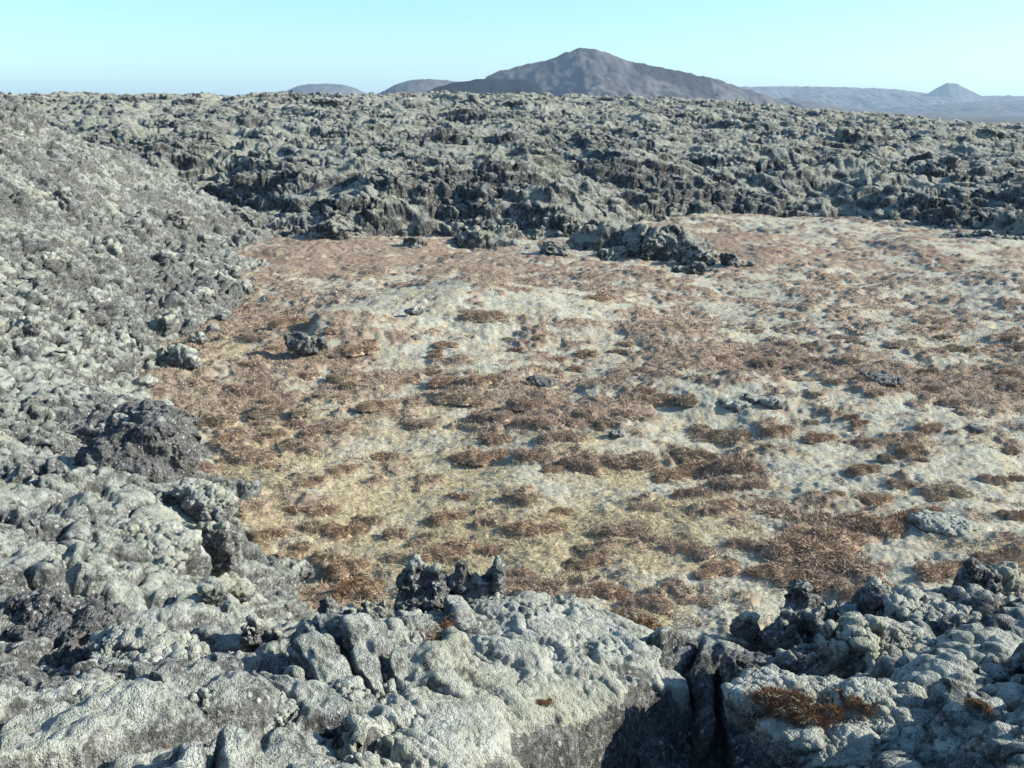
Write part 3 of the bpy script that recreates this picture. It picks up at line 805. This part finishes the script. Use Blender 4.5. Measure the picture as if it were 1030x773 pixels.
# small ones between them, where the heather grows
rg = np.random.default_rng(77); made = 0
for _ in range(4000):
    if made >= 130: break
    px, py = rg.uniform(170, 1025), 330 + 250 * rg.uniform(0, 1) ** 1.2
    x, y, z = hit(px, py)
    fl = float(floor_h(np.array([x]), np.array([y]))[0])
    if abs(fl - z) > .01: continue
    if float(floor_masks(np.array([x]), np.array([y]))[0][0]) < rg.uniform(.2, .6): continue
    w = rg.uniform(11, 24) * (.55 + .45 * (py - 330) / 250); h = w * rg.uniform(.25, .5)
    c = ['purple-brown', 'rust-brown', 'olive-brown'][rg.integers(3)]
    lab, grp = auto_label(px, py, w, h, c)
    if lab is None: continue
    heather(px, py, w, h, lab, c, grp, flat=rg.uniform(.25, .42), loc=(x, y, z)); made += 1

# ------------------------------------------------------------------ rocks one can point at
R = rock
BO, CR, ST = 'boulder', 'lava crag', 'stone'
SLAB = [(0,0,0,.8,.8,.5),(-.35,.2,.2,.5,.5,.5),(.4,-.1,.0,.5,.6,.45),(.1,-.4,-.1,.55,.5,.5)]
SPIRE = [(0,0,-.5,.95,.85,.5),(-.38,.1,.0,.42,.5,.6),(.40,0,-.1,.45,.5,.55),(0,.2,.0,.6,.5,.5),(-.28,0,.5,.28,.36,.35),(.45,.1,.25,.30,.36,.35)]
FORK = [(0,0,-.5,1.0,.9,.55),(-.55,0,-.05,.44,.5,.62),(.62,.1,.15,.32,.45,.7),(.1,-.1,-.1,.40,.45,.5),(-.62,.05,.5,.2,.25,.35)]
# at our feet
def outcrop():
    rim = [(312,665,4.7),(345,632,4.95),(400,612,5.15),(460,600,5.3),(530,593,5.4),(600,603,5.4),(660,628,5.25),(705,660,4.95),(690,684,4.55),(610,710,4.15),(535,742,3.7),(480,778,3.2),(430,830,2.85),(420,830,2.75),(325,815,2.85),(286,760,3.3),(292,705,4.0)]
    inner = [(450,660,4.35),(560,655,4.55),(640,668,4.45),(400,700,3.8),(500,715,3.75),(555,695,4.1),(420,755,3.25),(460,760,3.35),(630,680,4.4),(350,690,4.25)]
    pr = np.array([at_depth(*p) for p in rim]); pi = np.array([at_depth(*p) for p in inner])
    top = TPS(np.concatenate([pr, pi]), .01)
    xs = np.arange(pr[:, 0].min() - .4, pr[:, 0].max() + .4, .0062); ys = np.geomspace(pr[:, 1].min() - .3, pr[:, 1].max() + .4, 430)
    Yg, Xg = np.meshgrid(ys.astype(F4), xs.astype(F4), indexing='ij')
    w1 = .10 * perlin2(Xg / .45 + 3, Yg / .45) + .05 * perlin2(Xg / .17, Yg / .17 + 8)
    qx, qy = Xg + w1, Yg + .10 * perlin2(Xg / .4, Yg / .4 + 20)
    d = np.full(Xg.shape, 1e6, F4); ins = np.zeros(Xg.shape, bool)
    for (ax, ay, _), (bx, by, _) in zip(pr, np.roll(pr, -1, 0)):
        ex, ey = bx - ax, by - ay
        t = np.clip(((qx - ax) * ex + (qy - ay) * ey) / (ex * ex + ey * ey), 0, 1)
        d = np.minimum(d, (qx - ax - t * ex) ** 2 + (qy - ay - t * ey) ** 2)
        ins ^= ((ay > qy) != (by > qy)) & (qx < (bx - ax) * (qy - ay) / (by - ay + 1e-9) + ax)
    sd = np.where(ins, 1, -1) * np.sqrt(d)
    Z = top(Xg, Yg)
    # flutes that run down the face, moss cushions between them
    c, si = math.cos(.75), math.sin(.75)
    a = Xg * c - Yg * si; b2 = Xg * si + Yg * c
    wob = .15 * perlin2(Xg / .3, Yg / .3)
    Z += .085 * (billow2((b2 + wob) / .34, (a) / 1.0, 2, .45, 3.0) - .35) + .018 * (billow2((b2 + wob) / .10, a / .40, 2, .5, 13.0) - .35)
    left = sstep(-.30, -.72, Xg)
    Z += left * (.16 * (boulders2(Xg, Yg, .26, 47, .5) - .35) + .09 * (boulders2(Xg, Yg, .11, 51, .5) - .3))
    Z -= 1.5 * sstep(.06, -.35, sd) + .05 * sstep(.25, 0, sd)
    P = np.stack([Xg, Yg, Z], -1)
    N = -grid_normals(P); N *= np.sign(N[..., 2:3])
    dd = .050 * (billow3(Xg / .16, Yg / .16, Z / .16, 3, .6, 3.0) - .45) * (.20 + 1.0 * left) + .006 * perlin3(Xg / .022, Yg / .022, Z / .022)
    P = P + N * dd[..., None]
    keep = sd > -.34
    low = sstep(2.75, 2.3, Z + .25 * perlin2(Xg / .3, Yg / .3))
    moss = .42 - .55 * left - .35 * low + .25 * fbm2(Xg / .5, Yg / .5, 2, .5, 2.0)
    me = grid_mesh('lava_outcrop', P, keep, [M_NEAR], {'mossy': moss - .35})
    me.flip_normals()
    N = -grid_normals(P); N *= np.sign(N[..., 2:3])
    for _ in range(5):
        N = (N + np.roll(N, 1, 0) + np.roll(N, -1, 0) + np.roll(N, 1, 1) + np.roll(N, -1, 1)) / 5
    N /= np.linalg.norm(N, axis=2)[..., None]
    f = N[..., 2] + moss - .78 + .40 * perlin2(Xg / .22, Yg / .22 + 4) + .30 * perlin2(Xg / .07, Yg / .07) + .2 * perlin2(Xg / .03, Yg / .03)
    off = .020 * np.clip(f * 3.5, -.5, 1) * (1 + .25 * perlin2(Xg / .05, Yg / .05))
    mm = grid_mesh('moss_cover', P + N * off[..., None], (f > -.06) & keep & (sd > -.2), [M_MOSS], {'mossy': moss * 0})
    mm.flip_normals()
    oo = link('lava_outcrop', me, label='big sunlit moss-faced lava outcrop in front of the hollow', category='lava outcrop')
    link('moss_cover', mm).parent = oo
outcrop()
R('lava_crag', 'forked rock pinnacle on the crest of the big outcrop', CR, 480, 594, 58, 48, Y=5.15, lobes=FORK, craggy=1.0, grain=.07)
R('lava_crag', 'dark-sided blocky pinnacle beside the forked one on the crest', CR, 424, 596, 62, 48, Y=5.1, lobes=SPIRE, craggy=1.0, grain=.08)
R('lava_crag', 'knobbly clinker pillar at the shaded end of the big outcrop', CR, 338, 640, 46, 72, Y=4.7, lobes=SPIRE, craggy=1.1, grain=.07)
R('lava_boulder', 'round rough boulder between clinker pillar and blocky pinnacle', BO, 382, 628, 46, 40, Y=4.9, craggy=1.0, grain=.07)
R('lava_boulder', 'pale mossy lump at the foot of the clinker pillar', BO, 372, 668, 56, 44, Y=4.5, craggy=.7, mossy=.3, grain=.09)
R('lava_crag', 'rugged clinker buttress under the pillar, flecked with white lichen', CR, 338, 720, 90, 110, Y=3.9, craggy=1.1, grain=.08)
R('lava_crag', 'blocky clinker stack standing in the shadowed cleft', CR, 268, 664, 64, 62, Y=4.9, lobes=SPIRE, craggy=1.1, grain=.09)
R('lava_crag', 'little clinker spike by the shadowed cleft', CR, 221, 640, 26, 42, Y=5.3, lobes=SPIRE, craggy=1.1, grain=.06)
R('lava_boulder', 'pale knobbly clinker at the edge of the brown heather', BO, 189, 621, 30, 34, Y=5.7, craggy=1.1, grain=.07)
R('lava_boulder', 'long mossy hump with a shaded hollow side', BO, 140, 690, 130, 64, Y=4.0, lobes=SLAB, craggy=.5, mossy=.35, grain=.12)
R('lava_boulder', 'smooth pale-green moss dome in the near corner', BO, 82, 735, 108, 80, Y=3.2, craggy=.4, mossy=.55, grain=.12)
R('lava_crag', 'pale lichen-white clinker beside the moss dome', CR, 172, 744, 84, 66, Y=3.15, craggy=1.1, grain=.06)
R('lava_boulder', 'mossy slab sloping down to the bottom of the cleft', BO, 252, 738, 100, 66, Y=3.4, lobes=SLAB, craggy=.55, mossy=.3, grain=.1)
R('lava_crag', 'heap of grey clinker with orange lichen above the moss dome', CR, 52, 650, 120, 70, Y=4.4, lobes=SLAB, craggy=1.15, grain=.07, mossy=-.25)
R('lava_boulder', 'rounded moss dome at the frame edge below the dark boulder', BO, 26, 588, 70, 56, Y=5.8, craggy=.5, mossy=.5, grain=.12)
R('lava_boulder', 'mossy boulder with dark rim beside a pale moss dome', BO, 160, 592, 52, 40, Y=6.6, craggy=.6, mossy=.3, grain=.1)
R('lava_boulder', 'smooth moss-covered whaleback below the craggy block', BO, 145, 560, 96, 46, Y=7.4, lobes=SLAB, craggy=.45, mossy=.5, grain=.15)
R('lava_crag', 'pointed splinter of rock leaning beside the gully', CR, 752, 634, 34, 28, Y=5.0, sink=.4, lobes=SPIRE, craggy=.8, grain=.08)
R('lava_crag', 'dark block behind the leaning splinter', CR, 782, 642, 42, 34, Y=4.9, sink=.4, craggy=.9, grain=.09)
R('lava_crag', 'dark crag beside the gully, broken into upright teeth', CR, 852, 628, 112, 58, Y=4.85, sink=.35, lobes=FORK, craggy=1.0, grain=.1)
R('lava_boulder', 'shadowed rock wall over the gully with one white lichen spot', BO, 752, 684, 56, 50, Y=4.4, lobes=SLAB, craggy=1.0, grain=.09, mossy=-.3)
R('lava_crag', 'tall crag with a leaning top near the frame edge', CR, 985, 598, 48, 58, Y=5.3, lobes=SPIRE, craggy=1.0, grain=.09)
R('lava_boulder', 'moss dome leaning on the tall crag', BO, 1016, 592, 44, 38, Y=5.5, craggy=.5, mossy=.4, grain=.1)
R('lava_boulder', 'long moss-topped slab with a shadowed flank below the tall crag', BO, 938, 636, 96, 40, Y=4.8, lobes=SLAB, craggy=.55, mossy=.3, grain=.12)
R('lava_boulder', 'mossy ridge boulder with a dark face over the orange heather', BO, 900, 684, 130, 66, Y=4.0, lobes=SLAB, craggy=.65, mossy=.25, grain=.12)
R('lava_boulder', 'low moss bank at the frame edge under the long slab', BO, 1000, 690, 90, 50, Y=3.9, lobes=SLAB, craggy=.5, mossy=.4, grain=.12)
R('lava_boulder', 'broad moss mound closing the gully at the bottom', BO, 832, 754, 176, 64, Y=2.85, lobes=SLAB, craggy=.4, mossy=.5, grain=.12)
R('lava_boulder', 'moss mound with shaded hollows next to the broad one', BO, 910, 752, 130, 60, Y=2.85, lobes=SLAB, craggy=.6, mossy=.4, grain=.12)
R('lava_boulder', 'moss hump in the bottom corner beyond the mounds', BO, 1010, 745, 70, 60, Y=2.9, craggy=.5, mossy=.4, grain=.12)
R('lava_boulder', 'dark pitted boulder at the end of the orange heather', BO, 962, 722, 46, 44, Y=3.45, craggy=1.0, grain=.07)
R('lava_boulder', 'dark rock in the gully shadow', BO, 820, 672, 60, 36, Y=4.4, craggy=.9, grain=.1)
# on the hillside and along its foot
R('lava_crag', 'big dark craggy boulder bulging from the hillside', CR, 118, 480, 134, 114, Y=9.9, dep=.8, craggy=1.0, grain=.11, mossy=.0, sink=.25)
R('lava_crag', 'dark broken ledge above the big craggy boulder', CR, 78, 424, 150, 46, Y=12.6, lobes=SLAB, craggy=1.0, grain=.12, mossy=.12, sink=.4)
R('lava_crag', 'craggy block on the slope above the brown heather', CR, 214, 548, 66, 58, Y=8.6, craggy=1.0, grain=.12)
R('lava_boulder', 'pale moss slab between the craggy block and the big boulder', BO, 205, 510, 58, 42, Y=9.6, lobes=SLAB, craggy=.5, mossy=.5)
R('lava_stone', 'long low grey stone lying on the heather', ST, 292, 579, 48, 18, craggy=.9, grain=.09, lobes=SLAB)
R('lava_stone', 'flat moss-grey stone in the heather below the long stone', ST, 240, 601, 36, 16, craggy=.5, mossy=.4)
R('lava_stone', 'domed grey stone next to the flat moss-grey one', ST, 212, 604, 30, 22, craggy=.6, mossy=.3)
R('lava_boulder', 'moss-capped boulder at the foot of the hillside', BO, 180, 361, 36, 22, craggy=.5, mossy=.2)
R('lava_stone', 'pale flat stone below the moss-capped boulder', ST, 146, 392, 24, 11, craggy=.4, mossy=.5)
R('lava_stone', 'pale rounded stone above the dark ledge', ST, 160, 413, 28, 14, craggy=.4, mossy=.5)
R('lava_stone', 'dark heathery stone at the end of the dark ledge', ST, 183, 428, 22, 16, craggy=.8, mossy=-.3)
R('lava_stone', 'small pale stone beside the big craggy boulder', ST, 186, 455, 16, 11, craggy=.6, mossy=.2)
for px, py, w, h, lab in [(245,290,26,18,'round boulder at the tip of the hillside where the heather begins'),(222,318,22,12,'pale boulder on the hillside\'s foot by the mossy tip'),
    (232,272,30,24,'upright grey block at the hillside\'s foot under the far wall'),(196,340,28,14,'low boulder spilling from the slope behind the moss-capped one'),(215,330,18,10,'small stone behind the low spilled boulder'),
    (200,300,34,20,'grey moss boulder on the slope above the tip'),(160,330,36,22,'angular boulder on the slope above the moss-capped one'),(120,345,40,22,'half-buried mossy boulder in the pale moss band'),
    (90,300,40,24,'mossy block in the middle of the hillside'),(40,260,40,28,'rough block high on the hillside at the frame edge'),(110,250,34,22,'rough block high on the hillside beneath the dark hole'),
    (165,265,32,22,'craggy block at the hillside\'s shoulder'),(205,240,30,22,'boulder on the hillside\'s shoulder beside the far wall'),(60,200,36,24,'grey block near the hillside\'s top'),(20,330,40,26,'boulder above the pale moss band at the frame edge')]:
    R('lava_boulder', lab, BO, px, py, w * .85, h * .9, craggy=.7, mossy=.28, sink=.45, group='boulders on the hillside')
# on the floor of the hollow
R('lava_crag', 'dark lava knob with the long shadow', CR, 306, 348, 50, 26, craggy=1.0, lobes=SLAB, grain=.12, mossy=.0, dep=.6, sink=.2)
R('lava_stone', 'small rock on the bare mound', ST, 545, 384, 34, 12, craggy=.9, lobes=SLAB, mossy=-.1, sink=.4)
R('lava_stone', 'rock at the crest of the mound', ST, 417, 314, 24, 9, craggy=.9)
R('lava_stone', 'small dark stone below the crest of the mound', ST, 418, 341, 13, 7, craggy=.8, mossy=-.3)
for px, py, w, h, lab in [(756,402,18,10,'tallest of the cluster of small pale stones'),(740,412,28,9,'longest of the cluster of small pale stones'),(778,408,26,10,'rounded end stone of the cluster of small pale stones'),(730,405,16,7,'smallest of the cluster of small pale stones')]:
    R('lava_stone', lab, ST, px, py, w, h, craggy=.8, mossy=.25, group='cluster of small pale stones')
R('lava_stone', 'low ledge of stone in the brown heather band', ST, 890, 382, 48, 11, craggy=.9, lobes=SLAB, mossy=-.1, sink=.45)
R('lava_stone', 'blue-grey stone by the heather clumps', ST, 620, 438, 19, 10, craggy=.7)
R('lava_stone', 'small grey stone on the pale slope toward the frame edge', ST, 985, 433, 18, 8, craggy=.8)
R('lava_stone', 'grey rock on the mossy rise among the heather', ST, 955, 532, 60, 12, craggy=.5, mossy=.6, lobes=SLAB, sink=.5)
# on the far lava
for px, py, w, h, lab in [(664,232,56,62,'dark crag at the root of the tongue of broken lava'),(706,254,48,34,'grey block on the tongue of broken lava'),(742,262,34,20,'shattered boulder at the tip of the tongue'),
    (690,268,36,18,'low boulder in front of the tongue of broken lava'),(620,252,50,26,'boulder at the wall\'s foot beside the dark cleft'),(560,246,44,24,'rounded block at the wall\'s foot'),(480,236,44,28,'shadow-sided block low on the far wall'),
    (416,238,30,28,'upright block at the wall\'s foot above brown heather'),(330,226,60,34,'broad buttress of the far wall'),(240,212,40,34,'jutting buttress at the near end of the far wall'),(170,215,40,26,'slab beside the dark groove'),
    
    (262,130,34,20,'grey slab standing on the far lava'),(940,165,54,28,'big tilted slab above a black hole on the far lava'),(720,172,34,16,'rounded crag amid the far lava below the mountain'),(545,150,30,14,'crag amid the far lava below the summit'),
    (330,100,40,10,'dark block breaking the skyline'),(860,130,40,18,'dark knob on the skyline\'s falling end'),(990,132,60,18,'rough knob on the skyline at the frame edge'),(735,120,28,14,'crag on the skyline below the mountain\'s flank'),(520,104,34,12,'low crag on the skyline before the mountain'),
    (190,98,30,10,'small crag on the skyline above the hillside')]:
    R('lava_crag', lab, CR, px, py, w, h, craggy=1.0, group='crags of the far lava', mat=M_FAR, grain=.5, mossy=.32, sink=.52)

from mathutils import Vector
bpy.context.view_layer.update(); dgr = bpy.context.evaluated_depsgraph_get()
# rusty tufts growing on the rocks at our feet
for px, py, w, h, lab in [(442,640,40,34,'orange-brown heather tuft on the big outcrop below the forked pinnacle'),(543,709,24,14,'small russet heather tuft low on the face of the big outcrop'),
    (640,626,48,18,'russet heather patch along the crest at the outcrop\'s sunny end'),(800,718,70,24,'bright orange heather patch on moss above the gully mouth'),
    (858,706,34,16,'orange heather tuft under the dark moss ridge'),
    (986,711,22,10,'small russet tuft on the green moss bank'),(352,590,22,16,'russet heather beside the twin pinnacles')]:
    u, v, q = ray(px, py); dr = Vector((float(u), float(v), float(q))).normalized()
    ok, loc, nrm, _, _, _ = scn.ray_cast(dgr, (0, 0, CAM_Z), dr)
    if not ok: continue
    o = heather(px, py, w * .95, h, lab, 'orange-brown', 'rusty heather tufts on the near rocks', flat=.30, dep=.6, name='heather_tuft', cat='heather tuft', loc=tuple(loc))
    o.rotation_euler = (Vector((0, 0, 1)) * .5 + nrm * .6).to_track_quat('Z', 'Y').to_euler()
    o.location = loc - nrm * .015

# ------------------------------------------------------------------ dry grass and loose heather twigs over the floor: nobody could count them
def scatter(n, sel, y0, y1, seed):
    rg = np.random.default_rng(seed)
    t = rg.uniform(0, 1, n); y = (y0 * (y1 / y0) ** t)
    x = rg.uniform(-.60, .60, n) * y
    x = x.astype(F4); y = y.astype(F4)
    H, G = floor_masks(x, y, True)
    f = fbm2(x / .42 + 5, y / .42, 3, .7, 60.0)
    k = rg.uniform(0, 1, n) < sel(H + .34 * f, G)
    x, y, H, G = x[k], y[k], H[k], G[k]
    z = floor_h(x, y, (H, G))
    ok = near_h(x, y)[0] < z
    return x[ok], y[ok], z[ok], rg

x, y, z, rg = scatter(420000, lambda H, G: np.clip((G - .22) * 1.6, 0.02, 1) * (1 - .6 * sstep(.45, .65, H)), 7.5, 26, 5)
n = len(x); C = np.stack([x, y, z - .004], -1)
D = rg.normal(size=(n, 3)) * np.array([1, 1, .25]) + np.array([-.2, 0, .45]); D /= np.linalg.norm(D, axis=1)[:, None]
V, T = sprigs(C.astype(F4), D.astype(F4), rg.uniform(.04, .11, n), rg.uniform(.004, .009, n) * np.clip(y / 12, 1, 2), rg)
link('dry_grass', new_mesh('dry_grass', V, tris=T, mats=[leaf_material('straw', (.34, .27, .14), (.62, .54, .36), (.50, .46, .32))], smooth=False), kind='stuff', label='pale straw-coloured dry grass over the hollow floor')
x, y, z, rg = scatter(420000, lambda H, G: sstep(.42, .60, H), 7.5, 32, 6)
n = len(x); C = np.stack([x, y, z - .004], -1)
D = rg.normal(size=(n, 3)) * np.array([1, 1, .4]) + np.array([0, 0, .8]); D /= np.linalg.norm(D, axis=1)[:, None]
V, T = sprigs(C.astype(F4), D.astype(F4), rg.uniform(.03, .09, n), rg.uniform(.006, .014, n) * np.clip(y / 12, 1, 2.2), rg)
link('heather_cover', new_mesh('heather_cover', V, tris=T, mats=[leaf_material('heather_twigs', (.195, .148, .103), (.45, .355, .258), (.53, .44, .315))], smooth=False), kind='stuff', label='low brown heather covering parts of the hollow floor')


# ------------------------------------------------------------------ air, sky, sun, camera
SUN_EL, SUN_AZ = math.radians(26), math.radians(1)        # the sun stands to the right, a little beyond us
sd = (math.cos(SUN_EL) * math.cos(SUN_AZ), math.cos(SUN_EL) * math.sin(SUN_AZ), math.sin(SUN_EL))

def build_haze():
    bm = bmesh.new(); bmesh.ops.create_cube(bm, size=1.0)
    me = bpy.data.meshes.new('haze'); bm.to_mesh(me); bm.free()
    o = link('haze', me, kind='stuff')
    o.scale = (32000, 32000, 300); o.location = (0, 0, -32 + 150)
    m, nt, out = mat_new('haze_air')
    v = nt.nodes.new('ShaderNodeVolumePrincipled')
    v.inputs['Color'].default_value = (.62, .82, 1.0, 1); v.inputs['Density'].default_value = HAZE
    v.inputs['Anisotropy'].default_value = .2
    nt.links.new(v.outputs[0], out.inputs['Volume'])
    me.materials.append(m)
HAZE = .65e-4
build_haze()

world = bpy.data.worlds.new("World"); scn.world = world; world.use_nodes = True
nt = world.node_tree
for n in list(nt.nodes): nt.nodes.remove(n)
out = nt.nodes.new('ShaderNodeOutputWorld'); bg = nt.nodes.new('ShaderNodeBackground')
sky = nt.nodes.new('ShaderNodeTexSky'); sky.sky_type = 'NISHITA'; sky.sun_disc = False
sky.sun_elevation = SUN_EL; sky.sun_rotation = math.atan2(sd[0], sd[1])
sky.air_density = 1.0; sky.dust_density = .6; sky.ozone_density = 1.5; sky.altitude = 50
tint = nt.nodes.new('ShaderNodeMix'); tint.data_type = 'RGBA'; tint.blend_type = 'MULTIPLY'; tint.inputs[0].default_value = 1.0
tint.inputs[7].default_value = (.71, .985, 1.19, 1)
nt.links.new(sky.outputs[0], tint.inputs[6]); nt.links.new(tint.outputs[2], bg.inputs[0]); bg.inputs[1].default_value = .104
nt.links.new(bg.outputs[0], out.inputs[0])

L = bpy.data.lights.new('sun', 'SUN'); L.energy = 4.6; L.angle = math.radians(.5); L.color = (1.0, .945, .86)
so = bpy.data.objects.new('sun', L); COL.objects.link(so)
from mathutils import Vector
so.rotation_euler = Vector(sd).to_track_quat('Z', 'Y').to_euler()

cam = bpy.data.cameras.new('camera'); co = bpy.data.objects.new('camera', cam); COL.objects.link(co)
cam.sensor_width = 36; cam.lens = 36 * FPX / 1030; cam.clip_start = .1; cam.clip_end = 40000
co.location = (0, 0, CAM_Z); co.rotation_euler = (math.pi / 2 - PITCH, 0, 0)
scn.camera = co
vs = scn.view_settings; vs.view_transform = 'Standard'; vs.look = 'None'; vs.exposure = 1.02; vs.gamma = 1; vs.use_curve_mapping = False
scn.cycles.use_denoising = True
scn.cycles.max_bounces = 5; scn.cycles.diffuse_bounces = 3; scn.cycles.volume_bounces = 0
scn.cycles.use_adaptive_sampling = True; scn.cycles.adaptive_threshold = .012
